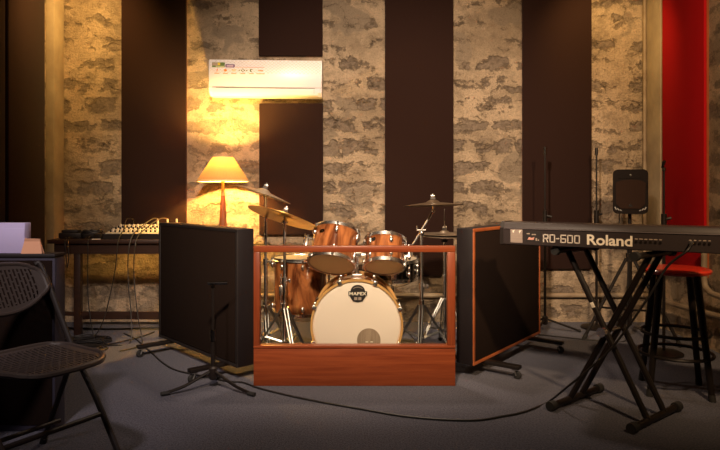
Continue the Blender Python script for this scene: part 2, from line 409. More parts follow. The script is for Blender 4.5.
for i, q in enumerate(icx):
    mb = MB(); cx, cz = sx0 + q, .222; ym = fy - .001
    if i == 0: mb.prism([(cx - .004, cz - .012), (cx + .002, cz - .012), (cx + .008, cz + .012), (cx + .001, cz + .012)], ym, fy + .002)
    elif i == 1: mb.prism([(cx + .013 * math.cos(a * .524), cz + .012 * math.sin(a * .524)) for a in range(12)], ym, fy + .002)
    elif i == 2: mb.box((cx - .018, ym, cz + .003), (cx + .018, fy + .002, cz + .007)).box((cx - .013, ym, cz - .006), (cx + .013, fy + .002, cz - .002))
    elif i == 3:
        for a in range(4): mb.prism([(cx + .012 * math.cos(a * 1.571) + .007 * math.cos(b * 1.571), cz + .012 * math.sin(a * 1.571) + .007 * math.sin(b * 1.571)) for b in range(4)], ym, fy + .002)
        mb.box((cx - .036, ym, cz - .004), (cx - .026, fy + .002, cz + .004)).box((cx + .026, ym, cz - .004), (cx + .036, fy + .002, cz + .004))
    elif i == 4: mb.prism([(cx + .014 * math.cos(a), cz + .014 * math.sin(a)) for a in [.6 + k * .4 for k in range(12)]] + [(cx + .004 + .009 * math.cos(a), cz + .009 * math.sin(a)) for a in [5 - k * .4 for k in range(12)]], ym, fy + .002)
    else: mb.box((cx - .022, ym, cz), (cx + .02, fy + .002, cz + .005)).box((cx - .012, ym, cz - .006), (cx + .024, fy + .002, cz - .002))
    mb.build('icon', [M['orange_ink'], M['orange_ink'], M['yellow'], M['green'], M['green'], M['orange_ink']][i], ac)
    MB().box((cx - (.02 if i != 5 else .034), ym, .190), (cx + (.02 if i != 5 else .034), fy + .002, .197)).build('caption_mark', mat('peach_ink', (.78, .42, .2), .6) if 'peach_ink' not in bpy.data.materials else bpy.data.materials['peach_ink'], ac)

# ------------------------------------------------------------------ lamp
LX, LY = at(223, 0, 5.01).x, 5.01
lamp = thing('table_lamp', 'lit lamp with a pleated conical shade on a tapered wooden post', 'lamp', (LX, LY, 0))
lamp.name = 'floor_lamp'
n = 96; ro, zo, rt, zt = .207, 1.210, .079, 1.405
for nm, (ra, za, rb, zb) in {'lamp_shade': (ro, zo, rt, zt)}.items():
    vs, fs = [], []
    for r_, z_ in ((ra, za), (rb, zb)):
        for j in range(n):
            g = 2 * math.pi * j / n; k = r_ + (.003 if j % 2 else -.001) * (r_ / .2); vs.append((k * math.cos(g), k * math.sin(g), z_))
    fs = [(j, (j + 1) % n, n + (j + 1) % n, n + j) for j in range(n)]
    shade = MB().add(vs, fs).build('lamp_shade', M['shade'], lamp, angle=5)
cream = mat('shade_binding', (.80, .62, .36), .7)
MB().lathe([(ro - .003, zo - .006), (ro + .004, zo - .006), (ro + .003, zo + .008), (ro - .003, zo + .008)], 64, closed=True).build('binding', cream, shade)
MB().lathe([(rt - .003, zt - .004), (rt + .003, zt - .004), (rt + .003, zt + .004), (rt - .003, zt + .004)], 48, closed=True).build('binding', cream, shade)
MB().lathe([(.065, .03), (.056, .3), (.036, .74), (.022, 1.02), (.018, 1.09), (.0, 1.09)], 20).build('post', M['lamp_wood'], lamp)
MB().lathe([(.15, 0), (.15, .018), (.14, .028), (.07, .034), (0, .034)], 36).build('base', M['lamp_wood'], lamp)
MB().lathe([(.017, 1.085), (.014, 1.13), (.012, 1.20), (.018, 1.205), (.018, 1.30), (.012, 1.315), (0, 1.315)], 16).build('stem', mat('brass', (.75, .5, .2), .35, 1.), lamp)
MB().ball((0, 0, 1.345), .026, (1, 1, 1.25)).build('bulb', M['bulb'], lamp)
for k in range(3):
    g = k * 2.094
    (sp if k else (sp := MB())).tube([(.015 * math.cos(g), .015 * math.sin(g), 1.235), (rt * math.cos(g), rt * math.sin(g), 1.395)], .0015, 5)
sp.build('shade_carrier', M['steel'], lamp)

# ------------------------------------------------------------------ table, mixer, cables on the left
tb = thing('table', 'dark wooden side table carrying the mixer against the wall', 'table', (-1.92, 4.945, 0))
hw, hd = .47, .25
MB().box((-hw, -hd, .725), (hw, hd, .755), .004).build('tabletop', M['table_wood'], tb)
MB().box((-hw + .04, -hd + .03, .645), (hw - .04, -hd + .05, .726)).box((-hw + .04, hd - .05, .645), (hw - .04, hd - .03, .726)).build('apron', M['table_wood'], tb)
for sx in (-1, 1):
    for sy in (-1, 1):
        x = .43 if sx > 0 else (-.258 if sy < 0 else -.43); MB().box((x - .025, sy * (hd - .06) - .025, 0), (x + .025, sy * (hd - .06) + .025, .726), .003).build('leg', M['table_wood'], tb)
MB().box((-hw + .05, -hd + .05, .165), (hw - .08, -hd + .075, .195)).build('stretcher', M['table_wood'], tb)
MB().box((-hw + .05, hd - .08, .06), (hw - .08, hd - .05, .10)).build('stretcher', M['table_wood'], tb)

mx = thing('mixing_console', 'silver audio mixer with rows of knobs on the wooden table', 'mixer', (-1.715, 4.90, .7555))
hw, d0, d1 = .265, -.16, .16
MB().prism([(d0, .0), (d1, .0), (d1, .095), (d0, .040)], -hw, hw, axis=0).build('body', M['plastic'], mx)
sl = math.atan2(.055, .32); fm = Matrix.Translation((0, d0, .040)) @ Matrix.Rotation(sl, 4, 'X')
MB().box((-hw + .012, .006, .0), (hw - .012, .315, .004), mtx=fm).build('face_plate', M['silver'], mx)
kb = MB().lathe([(.0075, 0), (.006, .016), (0, .016)], 10).build('knob', M['plastic'], mx)
kl = MB().lathe([(.0075, 0), (.006, .016), (0, .016)], 10).build('knob', M['paper'], mx)
first = {0: kb, 1: kl}; used = set()
for i in range(14):
    for j in range(5):
        c = 1 if j in (1, 4) else 0
        p = fm @ Vector((-hw + .04 + i * .0345, .05 + j * .052, .004))
        if c not in used: o = first[c]; used.add(c)
        else: o = dup_part(first[c], mx)
        o.location = p; o.rotation_euler = (sl, 0, 0)
for q in (-.14, .06, .14, .215):
    p = fm @ Vector((q, .30, .004)); MB().cone(p, p + Vector((0, -.004, .05)), .009, .007, 10).build('plug', M['gunmetal'] if q < 0 else M['silver'], mx)

def cable(label, pts, r=.005, material='cable', n=8, group=None, name='cable', cat='cable', closed=False):
    return tag(MB().tube(smooth(pts, n, closed), r, 7, closed).build(name, M[material]), label, cat, group)
yT = 4.69
cable('brownish cable hanging from the left part of the mixer over the table edge', [(-1.855, 5.03, .90), (-1.87, 4.93, .90), (-1.83, 4.76, .83), (-1.84, 4.675, .74), (-1.86, 4.66, .5), (-1.93, 4.62, .15), (-2.02, 4.60, .008), (-2.12, 4.72, .008), (-2.2, 4.85, .008)], .0042, 'cable_grey')
cable('left one of the paired cables hanging from the mixer centre', [(-1.655, 5.03, .90), (-1.66, 4.93, .905), (-1.70, 4.78, .85), (-1.745, 4.672, .75), (-1.755, 4.65, .5), (-1.72, 4.62, .2), (-1.70, 4.55, .008), (-1.78, 4.47, .008), (-1.95, 4.50, .008)], .0042, 'cable_grey')
cable('right one of the paired cables hanging from the mixer centre', [(-1.575, 5.03, .90), (-1.60, 4.92, .905), (-1.66, 4.78, .84), (-1.70, 4.672, .75), (-1.71, 4.652, .5), (-1.67, 4.62, .2), (-1.62, 4.58, .008), (-1.60, 4.42, .008), (-1.68, 4.30, .008)], .0042, 'cable_grey')
cable('thin cable hanging beside the table leg below the cable heap', [(-2.10, 4.86, .77), (-2.09, 4.76, .775), (-2.065, 4.672, .75), (-2.06, 4.655, .6), (-2.05, 4.64, .3), (-1.97, 4.55, .05), (-1.90, 4.45, .008), (-1.85, 4.30, .008)], .004, 'cable')
cable('short cable loop dangling from the left end of the table', [(-2.25, 4.80, .765), (-2.235, 4.72, .77), (-2.215, 4.668, .74), (-2.205, 4.655, .63), (-2.215, 4.655, .55), (-2.23, 4.66, .66), (-2.24, 4.668, .735), (-2.27, 4.75, .768)], .004, 'cable')

# devices lying at the table's left end
t = thing('effects_unit', 'flat black electronic unit at the far left end of the table', 'device', (-2.275, 4.86, .755), (0, 0, R(8)))
t.scale = (1.1, 1, 1.3)
MB().box((-.075, -.06, .004), (.075, .06, .035), .005).build('case', M['plastic'], t)
MB().box((-.06, -.045, .0352), (.05, .05, .052), .004).build('lid', M['black_paint'], t)
for sx in (-1, 1): MB().box((sx * .06 - .01, -.05, 0), (sx * .06 + .01, .05, .006)).build('foot', M['rubber'], t)
t = thing('power_adapter', 'small black power adapter next to the mixer on the table', 'adapter', (-2.035, 4.80, .755), (0, 0, R(-12)))
MB().box((-.035, -.025, 0), (.035, .025, .04), .006).build('case', M['plastic'], t)
MB().tube(smooth([(-.03, 0, .02), (-.05, .02, .016), (-.06, .06, .006), (-.04, .09, .005)], 5), .003, 6).build('lead', M['cable'], t)
tag(MB().box((-.03, -.018, 0), (.03, .018, .004), .001).build('paper_card', M['paper']), 'small white card at the front edge of the table', 'card')
bpy.data.objects['paper_card'].location = (-2.03, 4.735, .755); bpy.data.objects['paper_card'].rotation_euler = (0, 0, R(15))
def coil(cx, cy, z, r, n, label, rad=.005, sq=.6, material='cable', tail=None, group=None):
    pts = []
    for i in range(n * 10):
        g = i * .628; k = r * (1 + .16 * math.sin(i * .37) + random.uniform(-.07, .07))
        pts.append((cx + k * math.cos(g), cy + sq * k * math.sin(g), z + rad + min(.06, i / 10 * rad * 1.1) * (.6 + .4 * math.sin(i * 1.1) ** 2)))
    if tail: pts += tail
    return cable(label, pts, rad, material, 3, group, 'cable_coil', 'cable')
coil(-2.12, 4.86, .755, .070, 13, 'heap of black cable lying on the table left of the mixer', .0055)
coil(-2.03, 4.58, .0, .15, 6, 'loose black cable coil on the carpet under the table', .0055, .55, tail=[(-1.85, 4.50, .006), (-1.75, 4.62, .006), (-1.68, 4.75, .006), (-1.64, 4.9, .006)])
coil(-1.95, 4.36, .0, .13, 4, 'loose grey cable coil on the carpet nearer than the black one', .005, .6, 'cable_grey', tail=[(-2.1, 4.2, .006), (-2.2, 4.0, .006)])
cable('long black cable along the foot of the wall under the table', [(-2.4, 5.05, .006), (-2.0, 5.0, .006), (-1.6, 5.06, .006), (-1.2, 4.9, .006), (-.9, 4.75, .006)], .006)

# ------------------------------------------------------------------ rolling screens (gobos)
def gobo(label, corner, far, mirror, trim_material, key):
    corner = Vector(corner); far = Vector(far); a = (far - corner); Lg = a.length; ang = math.atan2(a.y, a.x)
    t = thing('rolling_screen', label, 'acoustic screen', (corner.x, corner.y, 0), (0, 0, ang), 'rolling acoustic screens beside the drum kit')
    s = mirror                                # thickness runs to local +y (s=1) or -y (s=-1)
    y0, y1 = sorted((0, s * .11))
    MB().box((0, y0, .082), (Lg, y1, .90), .004).build('body', M['edge_black'], t)
    face = -s * .004
    lo, hi = sorted((face, s * .002))
    MB().box((.022, lo, .104), (Lg - .022, hi, .880), .002).build('fabric_face', M['black_felt'], t)
    fb = s * .114; lo2, hi2 = sorted((fb, s * .108))
    MB().box((.022, lo2, .104), (Lg - .022, hi2, .880), .002).build('fabric_face', M['black_felt'], t)
    lo, hi = sorted((-s * .007, s * .002)); fr = MB()
    for q in (((0, lo, .082), (Lg, hi, .102)), ((0, lo, .88), (Lg, hi, .90)), ((0, lo, .102), (.02, hi, .88)), ((Lg - .02, lo, .102), (Lg, hi, .88))): fr.box(*q, .002)
    fr.build('edge_frame', trim_material, t)
    for u in (.16, .86):
        x = u * Lg; ya, yb = -s * .225, s * .30
        lo, hi = sorted((ya, yb))
        rail = MB().box((x - .024, lo, .060), (x + .024, hi, .0825), .004).build('foot_rail', M['blackmetal'], t)
        for yy in (ya + s * .03, yb - s * .03):
            MB().box((x - .018, yy - .016, .052), (x + .018, yy + .016, .062)).tube([(x - .016, yy, .05), (x - .016, yy + s * -.012, .022)], .004, 6).tube([(x + .016, yy, .05), (x + .016, yy + s * -.012, .022)], .004, 6).build('caster_fork', M['steel'], rail)
            MB().lathe([(.0, -.010), (.020, -.010), (.024, -.006), (.024, .006), (.020, .010), (0, .010)], 20, Matrix.Translation((x, yy - s * .012, .024)) @ Matrix.Rotation(R(90), 4, 'Y')).build('caster_wheel', M['rubber'], rail)
    return t
gobo('black rolling screen with dark edging standing left of the drum kit', (-.72, 3.627), (-1.44, 4.42), -1, M['black_paint'], 'l')
gobo('black rolling screen edged in orange wood standing right of the drum kit', (.674, 3.672), (1.32, 4.52), 1, M['trim_wood'], 'r')

# ------------------------------------------------------------------ wooden drum shield with pane
sh = thing('drum_shield', 'reddish wooden drum shield with a clear window in front of the kit', 'drum shield', ((at(255, 0, 3.549).x + at(457, 0, 3.549).x) / 2 - .009, 3.575, 0))
w = .583; zt = .808; zb = .222
MB().box((-w, -.026, 0), (w, .026, zb - .004), .004).build('lower_board', M['shield_wood'], sh)
MB().box((-w, -.030, zb - .004), (w, .026, zb + .012), .003).build('sill', M['shield_wood'], sh)
MB().box((-w, -.026, zt - .036), (w, .026, zt), .004).build('top_rail', M['shield_wood'], sh)
vert = wood('reddish_varnished_stile', (.165, .030, .008), (.27, .060, .017), .38, (40, 14, 2.2), coat=.15)
MB().box((-w, -.026, zb + .012), (-w + .036, .026, zt - .036), .003).build('stile', vert, sh)
MB().box((w - .046, -.026, zb + .012), (w, .026, zt - .036), .003).build('stile', vert, sh)
MB().box((-w + .03, .004, zb + .008), (w - .04, .009, zt - .030)).build('window_pane', M['pane'], sh)
for sx in (-1, 1):
    MB().box((sx * (w - .05) - .02, .026, 0), (sx * (w - .05) + .02, .12, .03), .003).build('foot', M['shield_wood'], sh)

# ------------------------------------------------------------------ drums
def rim(r, z, h=.016, t=.006): return [(r - t, z), (r + .004, z), (r + .006, z + h * .3), (r + .002, z + h), (r - t, z + h)]
def drum(name, label, cat, loc, rot, rad, depth, lugs, shell_m, hoop_m, top_m, bot_m, lug0=0., hoopw=.018):
    """centred on its origin, axis local Z"""
    t = thing(name, label, cat, loc, rot); h = depth / 2
    MB().lathe([(rad - .006, -h), (rad, -h), (rad, h), (rad - .006, h)], 48, closed=True).build('shell', shell_m, t)
    MB().lathe([(rad - .009, -h + .004), (rad - .0062, -h + .004), (rad - .0062, h - .004), (rad - .009, h - .004)], 48, closed=True).build('bounce_lining', M['lining'], t)  # inner sleeve added to bounce light onto the drum heads
    for sg in (-1, 1):
        ho = MB().lathe([(rad - .002, sg * (h - hoopw * .7)), (rad + .013, sg * (h - hoopw * .7)), (rad + .013, sg * (h - hoopw * .45)), (rad + .008, sg * (h - hoopw * .3)), (rad + .008, sg * (h + hoopw * .5)), (rad + .011, sg * (h + hoopw * .6)), (rad + .002, sg * (h + hoopw * .6)), (rad - .002, sg * h)], 48, closed=True).build('hoop', hoop_m, t)
        MB().lathe([(rad - .001, sg * (h + .001)), (rad - .004, sg * (h + .005)), (rad * .5, sg * (h + .006)), (0, sg * (h + .006))], 48).build('drum_head', top_m if sg > 0 else bot_m, t)
    for i in range(lugs):
        g = lug0 + 2 * math.pi * i / lugs; c, s = math.cos(g), math.sin(g)
        for sg in (-1, 1):
            mb = MB(); z1 = sg * (h - .045); mb.ball((c * (rad + .010), s * (rad + .010), z1), .013, (1, 1, 1.7), 10, 7)
            mb.cone((c * (rad + .016), s * (rad + .016), z1), (c * (rad + .016), s * (rad + .016), sg * (h + hoopw * .75)), .0035, None, 8)
            mb.cone((c * (rad + .013), s * (rad + .013), sg * (h - hoopw * .35)), (c * (rad + .013), s * (rad + .013), sg * (h + hoopw * .3)), .010, .008, 8)
            mb.build('lug', M['chrome'], t)
    return t
TY = 4.05
t1 = drum('rack_tom', 'larger amber wood rack tom, left of the two above the bass drum', 'drum', at(334, 248.5, TY), (R(-31), R(9), 0), .150, .22, 6, M['shell'], M['chrome'], M['batter'], M['head_clear'], R(-90))
t2 = drum('rack_tom', 'smaller amber wood rack tom, right of the two above the bass drum', 'drum', at(384.5, 253.5, TY), (R(-29), R(2), 0), .127, .18, 6, M['shell'], M['chrome'], M['batter'], M['head_clear'], R(-75))
for t, rd in ((t1, .150), (t2, .127)):
    for g in (R(-128),):
        c, s = math.cos(g), math.sin(g)
        b = MB().prism(rrect(.036, .026, .012), -.001, .002, Matrix.Translation((c * rd, s * rd, .055)) @ Matrix.Rotation(g + R(90), 4, 'Z')).build('badge', M['gunmetal'], t)
for t, rd, sgn in ((t1, .150, -1), (t2, .127, 1)):
    mb = MB(); g = R(180 + 12) if sgn < 0 else R(-12)
    for dz in (-.03, .03):
        c, s = math.cos(g), math.sin(g); mb.tube([(c * (rd + .003), s * (rd + .003), dz), (c * (rd + .035), s * (rd + .035), dz)], .008, 8)
    mb.box((-.008, -.022, -.045), (.008, .022, .045), .004, Matrix.Translation((math.cos(g) * (rd + .036), math.sin(g) * (rd + .036), 0)) @ Matrix.Rotation(g, 4, 'Z'))
    mb.tube([(math.cos(g) * (rd + .055), math.sin(g) * (rd + .055), -.03), (math.cos(g) * (rd + .055), math.sin(g) * (rd + .055), .055)], .006, 8)
    mb.build('mount_bracket', M['chrome'], t)
FT = (at(300.5, 0, 4.47).x, 4.47)
ft = drum('floor_tom', 'deep brown wood floor tom left of the bass drum', 'drum', (FT[0], FT[1], .447), (0, 0, 0), .190, .385, 8, M['shell'], M['chrome'], M['batter'], M['head_clear'], R(-80))
for k in range(3):
    g = R(-125 + 120 * k); c, s = math.cos(g) * .208, math.sin(g) * .208
    MB().tube([(c, s, .10), (c, s, -.33), (c * 1.12, s * 1.12, -.40), (c * 1.13, s * 1.13, -.432)], .0065, 8).box((c - .014, s - .014, -.05), (c + .014, s + .014, .02), .004).cone((c * 1.12, s * 1.12, -.446), (c * 1.12, s * 1.12, -.415), .013, .011, 10).build('leg', M['chrome'], ft)
SN = Vector((.235, 4.43, .573))
sn = drum('snare_drum', 'dark metal snare drum behind the smaller rack tom', 'drum', SN, (R(4), R(0), 0), .172, .13, 10, M['gunmetal'], M['chrome'], M['batter'], M['head_clear'], R(-90))
MB().box((-.02, -.192, -.045), (.02, -.172, .04), .005).build('strainer', M['chrome'], sn)
st = thing('snare_stand', 'chrome snare stand with tripod legs under the snare', 'stand', (SN.x, SN.y, 0))
MB().cone((0, 0, .12), (0, 0, .44), .011).build('tube', M['chrome'], st)
for k in range(3):
    g = R(-95 + 120 * k); c, s = math.cos(g), math.sin(g)
    MB().tube(smooth([(0, 0, .43), (c * .10, s * .10, .445), (c * .17, s * .17, .470), (c * .197, s * .197, .485), (c * .200, s * .200, .52)], 4), .006, 8).build('basket_arm', M['chrome'], st)
    MB().tube([(0, 0, .24), (c * .20, s * .20, .012)], .007, 8).tube([(0, 0, .12), (c * .11, s * .11, .115)], .005, 6).ball((c * .20, s * .20, .013), .013).build('leg', M['chrome'], st)

# bass drum, front head towards the camera
BD = Vector((-.02, 3.81, .29)); Rb = .279; Db = .42
bd = thing('bass_drum', 'bass drum with cream front head and maple hoop behind the window', 'drum', (BD.x, BD.y, 0))
BM = Matrix.Translation((0, 0, .29)) @ Matrix.Rotation(R(90), 4, 'X')     # local z -> -y (towards camera)
def bl(prof, seg=64, closed=False): return MB().lathe(prof, seg, BM, closed)
bl([(Rb - .008, -Db + .01), (Rb - .002, -Db + .01), (Rb - .002, -.02), (Rb - .008, -.02)], closed=True).build('shell', M['shell'], bd)
bl([(Rb - .005, -.032), (Rb + .010, -.032), (Rb + .011, -.003), (Rb + .008, .006), (Rb - .002, .006), (Rb - .005, .0)], closed=True).build('front_hoop', M['hoop_wood'], bd)
bl([(Rb - .005, -Db), (Rb + .010, -Db), (Rb + .010, -Db + .035), (Rb - .005, -Db + .035)], closed=True).build('rear_hoop', M['hoop_wood'], bd)
hd = bl([(Rb - .004, -.012), (Rb - .012, -.004), (Rb - .018, -.002), (Rb * .5, -.001), (0, -.001)]).build('front_head', M['head'], bd)
bl([(Rb - .004, -Db + .012), (0, -Db + .012)]).build('rear_head', M['head'], bd)
# maker's badge on the head
bx = (358 - 357) * 3.81 / F; bz = EYE - (293.5 - HOR) * 3.81 / F
tr_ = lambda pts: [(bx + a, bz + c) for a, c in pts]
arch = [(-.045, .012), (.045, .012)] + [(.045 * math.cos(R(a)), .014 + .040 * math.sin(R(a))) for a in range(6, 180, 14)]
badge = MB().prism(tr_([(-.058, -.014), (.058, -.014), (.058, .014), (-.058, .014)]), -.004, -.0005).prism(tr_(arch), -.004, -.0005).prism(tr_([(-.052, -.013), (-.030, -.048), (.0, -.054), (.030, -.048), (.052, -.013)]), -.004, -.0005).build('logo_badge', M['black_paint'], hd)
mb = text_mb('MAPEX', .027, .0007, .0004, 1.18, 1.08); wdt = max(v[0] for v in mb.v)
moved(mb, Matrix.Translation((bx - wdt / 2, -.0045, bz - .0095)) @ UP).build('logo_lettering', M['white'], badge)
MB().box((bx - .022, -.0046, bz - .040), (bx - .003, -.0035, bz - .022)).box((bx + .003, -.0046, bz - .040), (bx + .022, -.0035, bz - .022)).build('logo_mark', M['whitedim'], badge)
MB().tube([(bx + .030 * math.cos(R(a)), -.0042, bz + .022 + .018 * math.sin(R(a))) for a in range(20, 170, 15)], .0018, 4).build('logo_mark', M['whitedim'], badge)
px_, pz_ = (369 - 357) * 3.81 / F, EYE - (340 - HOR) * 3.81 / F
pt = MB().prism([(px_ + .073 * math.cos(a * .1309), pz_ + .073 * math.sin(a * .1309)) for a in range(48)], -.0035, -.0005).build('port_patch', M['port'], hd)
for r_, w_, a_ in ((-.012, .03, 0), (.018, .03, 0)):
    MB().box((px_ + r_ - .008, -.0045, pz_ - .014), (px_ + r_ + .008, -.003, pz_ - .008), .001, ).build('printed_mark', M['white'], pt)
for k in range(8):
    g = R(21.5 + 45 * k); c, s = math.cos(g), math.sin(g); mb = MB()
    for z0, z1, rr in ((-.05, .012, .0035),): mb.tube([BM @ Vector((c * (Rb + .017), s * (Rb + .017), z0 - .07)), BM @ Vector((c * (Rb + .017), s * (Rb + .017), z1 + .012))], rr, 8)
    Q = BM @ Matrix.Rotation(g, 4, 'Z') @ Matrix.Translation((Rb + .006, 0, 0))
    mb.box((-.012, -.013, .006), (.016, .013, .014), .004, Q).box((.008, -.010, -.04), (.017, .010, .014), .003, Q)
    mb.build('claw', M['chrome'], bd)
    for z_ in (-.16, -.32): MB().box((-.004, -.012, z_), (.016, .012, z_ + .06), .006, Q).build('lug', M['chrome'], bd)
for sx in (-1, 1):
    p0 = BM @ Vector((sx * Rb * .86, -Rb * .52, -.13))
    MB().tube([p0, (sx * .335, -.02, .014)], .008, 8).ball((sx * .335, -.02, .014), .013).box((p0.x - .018, p0.y - .02, p0.z - .02), (p0.x + .018, p0.y + .02, p0.z + .02), .006).build('spur', M['chrome'], bd)
p = Vector((0, .24, .29 + Rb))
MB().box((-.035, .20, .29 + Rb - .010), (.035, .28, .29 + Rb + .014), .005).cone((0, .24, .29 + Rb), (0, .24, .29 + Rb + .13), .013).box((-.03, .222, .29 + Rb + .12), (.03, .258, .29 + Rb + .16), .006).tube([(-.02, .24, .708), (-.045, .24, .715)], .008).tube([(.02, .24, .708), (.055, .24, .705)], .008).build('tom_holder', M['chrome'], bd)

# ------------------------------------------------------------------ cymbals and stands
def cymbal(label, loc, rot, rad, material, top_nut=True, group='cymbals of the drum kit'):
    t = thing('cymbal', label, 'cymbal', loc, rot, group)
    pr = [(rad, -.020), (rad * .75, -.012), (rad * .45, -.004), (rad * .24, .001), (rad * .17, .012), (rad * .10, .019), (.006, .022)]
    lower = [(r, z - .0022) for r, z in reversed(pr)]
    mb = MB().lathe(pr + lower, 64, closed=True); mb.build('plate', material, t)
    if top_nut:
        MB().lathe([(.017, .023), (.017, .035), (.006, .036)], 14).build('felt', mat('grey_felt', (.13, .12, .12), .95), t)
        MB().box((-.015, -.004, .037), (.015, .004, .052), .003).cone((0, 0, .036), (0, 0, .062), .006).build('wing_nut', M['chrome'], t)
    return t
def tripod(mb_parent, base, r, zj, rot, material, lr=.008, double=True, foot_m=None):
    for k in range(3):
        g = R(rot + 120 * k); c, s = math.cos(g), math.sin(g); n_ = Vector((-s, c, 0)); mb = MB()
        for off in ((-.011, .011) if double else (0,)):
            a = Vector((c * .018, s * .018, zj)) + n_ * off; b = Vector((c * r, s * r, .014)) + n_ * off * .6
            mb.tube([a, b], lr * (.75 if double else 1), 7)
            q = a.lerp(b, .55); mb.tube([Vector((c * .016, s * .016, zj * .38)) + n_ * off, q], lr * .6, 6)
        lg = mb.build('leg', M['steel'] if double else material, mb_parent)
        MB().ball((c * r, s * r, .0135), .0135, (1.25, 1.25, 1)).build('rubber_foot', M['rubber'], lg)
def cym_stand(label, x, y, ztop, rot=-90, r=.25, zj=.30, boom=None, name='cymbal_stand'):
    t = thing(name, label, 'stand', (x, y, 0), group='chrome cymbal stands')
    zm = ztop - .02 if not boom else boom[0].z
    MB().cone((0, 0, .09), (0, 0, zm * .58), .0135).build('lower_tube', M['chrome'], t)
    MB().cone((0, 0, zm * .58), (0, 0, zm), .0095).build('upper_tube', M['chrome'], t)
    MB().cone((0, 0, zm * .58 - .025), (0, 0, zm * .58 + .02), .019).tube([(0, 0, zm * .58), (.035, -.02, zm * .58)], .005).box((.03, -.034, zm * .58 - .014), (.042, -.008, zm * .58 + .014), .004).build('clamp', M['chrome'], t)
    MB().cone((0, 0, zj - .02), (0, 0, zj + .03), .020).cone((0, 0, zj * .38 - .015), (0, 0, zj * .38 + .015), .018).build('leg_collar', M['chrome'], t)
    tripod(t, None, r, zj, rot, M['chrome'])
    if boom:
        a, b = boom[1], boom[2]
        MB().tube([a, b], .0075, 8).build('boom_arm', M['chrome'], t)
        MB().ball(boom[0], .020, (1, 1.2, 1)).tube([boom[0] + Vector((-.03, 0, .02)), boom[0] + Vector((.03, -.0, .02))], .006).tube([boom[0] + Vector((-.028, -.0, .015)), boom[0] + Vector((-.03, 0, .05))], .006).build('boom_clamp', M['chrome'], t)
        MB().tube([b, b + Vector((0, 0, .06))], .006, 8).ball(b, .012).build('tilter', M['chrome'], t)
    else:
        MB().ball((0, 0, zm - .005), .014, (1, 1, 1.3)).tube([(0, 0, zm - .01), (.0, 0, zm + .03)], .006).tube([(-.022, 0, zm - .012), (.022, 0, zm - .012)], .006).build('tilter', M['chrome'], t)
    return t
c1 = at(264, 191.5, 4.25); cymbal('worn grey bronze crash cymbal, topmost on the left of the kit', c1, (R(-5), R(19), 0), .20, M['cymbal_dull'])
cym_stand('thin cymbal stand behind the left edge of the shield window', c1.x + .012, c1.y, c1.z, -75, .22, .34)
c2 = at(284, 215, 4.05); cymbal('large golden ride cymbal tilted below the left crash cymbal', c2, (R(-13), R(17), 0), .24, M['cymbal'])
cym_stand('chrome cymbal stand in front of the floor tom', c2.x + .005, c2.y - .01, c2.z - .015, -65, .23, .36)
c3 = at(433, 202.5, 4.15); cymbal('dark bronze crash cymbal nearly edge on at the right of the kit', c3, (R(-3.2), R(-1.5), 0), .20, M['cymbal_dark'])
xs = at(421.5, 0, 4.15).x
cl = at(421.5, 233, 4.15); e0 = at(412, 246, 4.15); e1 = at(433.2, 211, 4.15)
off = Vector((xs, 4.15, 0))
cym_stand('chrome boom stand carrying the right crash cymbal', xs, 4.15, c3.z, -100, .24, .36, boom=(cl - off, e0 - off, e1 - off))
hx, hy = at(444.5, 0, 4.4).x, 4.4
hh = thing('hi_hat_stand', 'chrome hi-hat stand with pedal next to the right screen', 'stand', (hx, hy, 0))
MB().cone((0, 0, .07), (0, 0, .50), .0135).build('lower_tube', M['chrome'], hh); MB().cone((0, 0, .5), (0, 0, .775), .0095).build('upper_tube', M['chrome'], hh)
MB().cone((0, 0, .77), (0, 0, 1.0), .0035).build('pull_rod', M['steel'], hh); MB().cone((0, 0, .47), (0, 0, .53), .018).build('clamp', M['chrome'], hh)
MB().lathe([(.02, .762), (.024, .776), (.006, .778)], 14).build('seat_cup', M['rubber'], hh)
tripod(hh, None, .24, .36, -30, M['chrome'])
MB().box((-.045, -.30, .02), (.045, -.07, .034), .006, Matrix.Rotation(R(0), 4, 'X')).box((-.05, -.33, 0), (.05, -.29, .03), .005).build('pedal', M['steel'], hh)
cymbal('lower plate of the hi-hat pair', (hx, hy, .800), (R(180), 0, 0), .178, M['cymbal_dull'], False)
cymbal('upper plate of the hi-hat pair', (hx, hy, .826), (R(1), R(1), 0), .178, M['cymbal_dull'], True)

# bass drum pedal and a folded stand leg group at left behind the pane
t = thing('kick_pedal', 'chrome kick drum pedal behind the bass drum', 'pedal', (-.02, 4.42, 0))
MB().box((-.05, -.14, 0), (.05, .14, .014), .004).build('base_plate', M['steel'], t)
MB().box((-.038, -.09, .03), (.038, .14, .04), .004, Matrix.Rotation(R(-8), 4, 'X')).build('footboard', M['chrome'], t)
MB().tube([(-.05, -.12, .01), (-.05, -.12, .2)], .008).tube([(.05, -.12, .01), (.05, -.12, .2)], .008).tube([(-.05, -.12, .2), (.05, -.12, .2)], .007).build('yoke', M['chrome'], t)
MB().tube([(0, -.12, .2), (0, -.05, .34)], .004).ball((0, -.06, .335), .024).build('beater', M['white'], t)

# drummer's throne behind the kit
t = thing('drum_throne', 'round black drum stool half hidden behind the toms', 'stool', (.02, 4.86, 0))
MB().lathe([(0, .46), (.15, .46), (.165, .475), (.165, .515), (.15, .53), (0, .535)], 32).build('seat', M['black_felt'], t)
MB().cone((0, 0, .12), (0, 0, .47), .016).build('post', M['chrome'], t)
tripod(t, None, .25, .30, 30, M['chrome'])

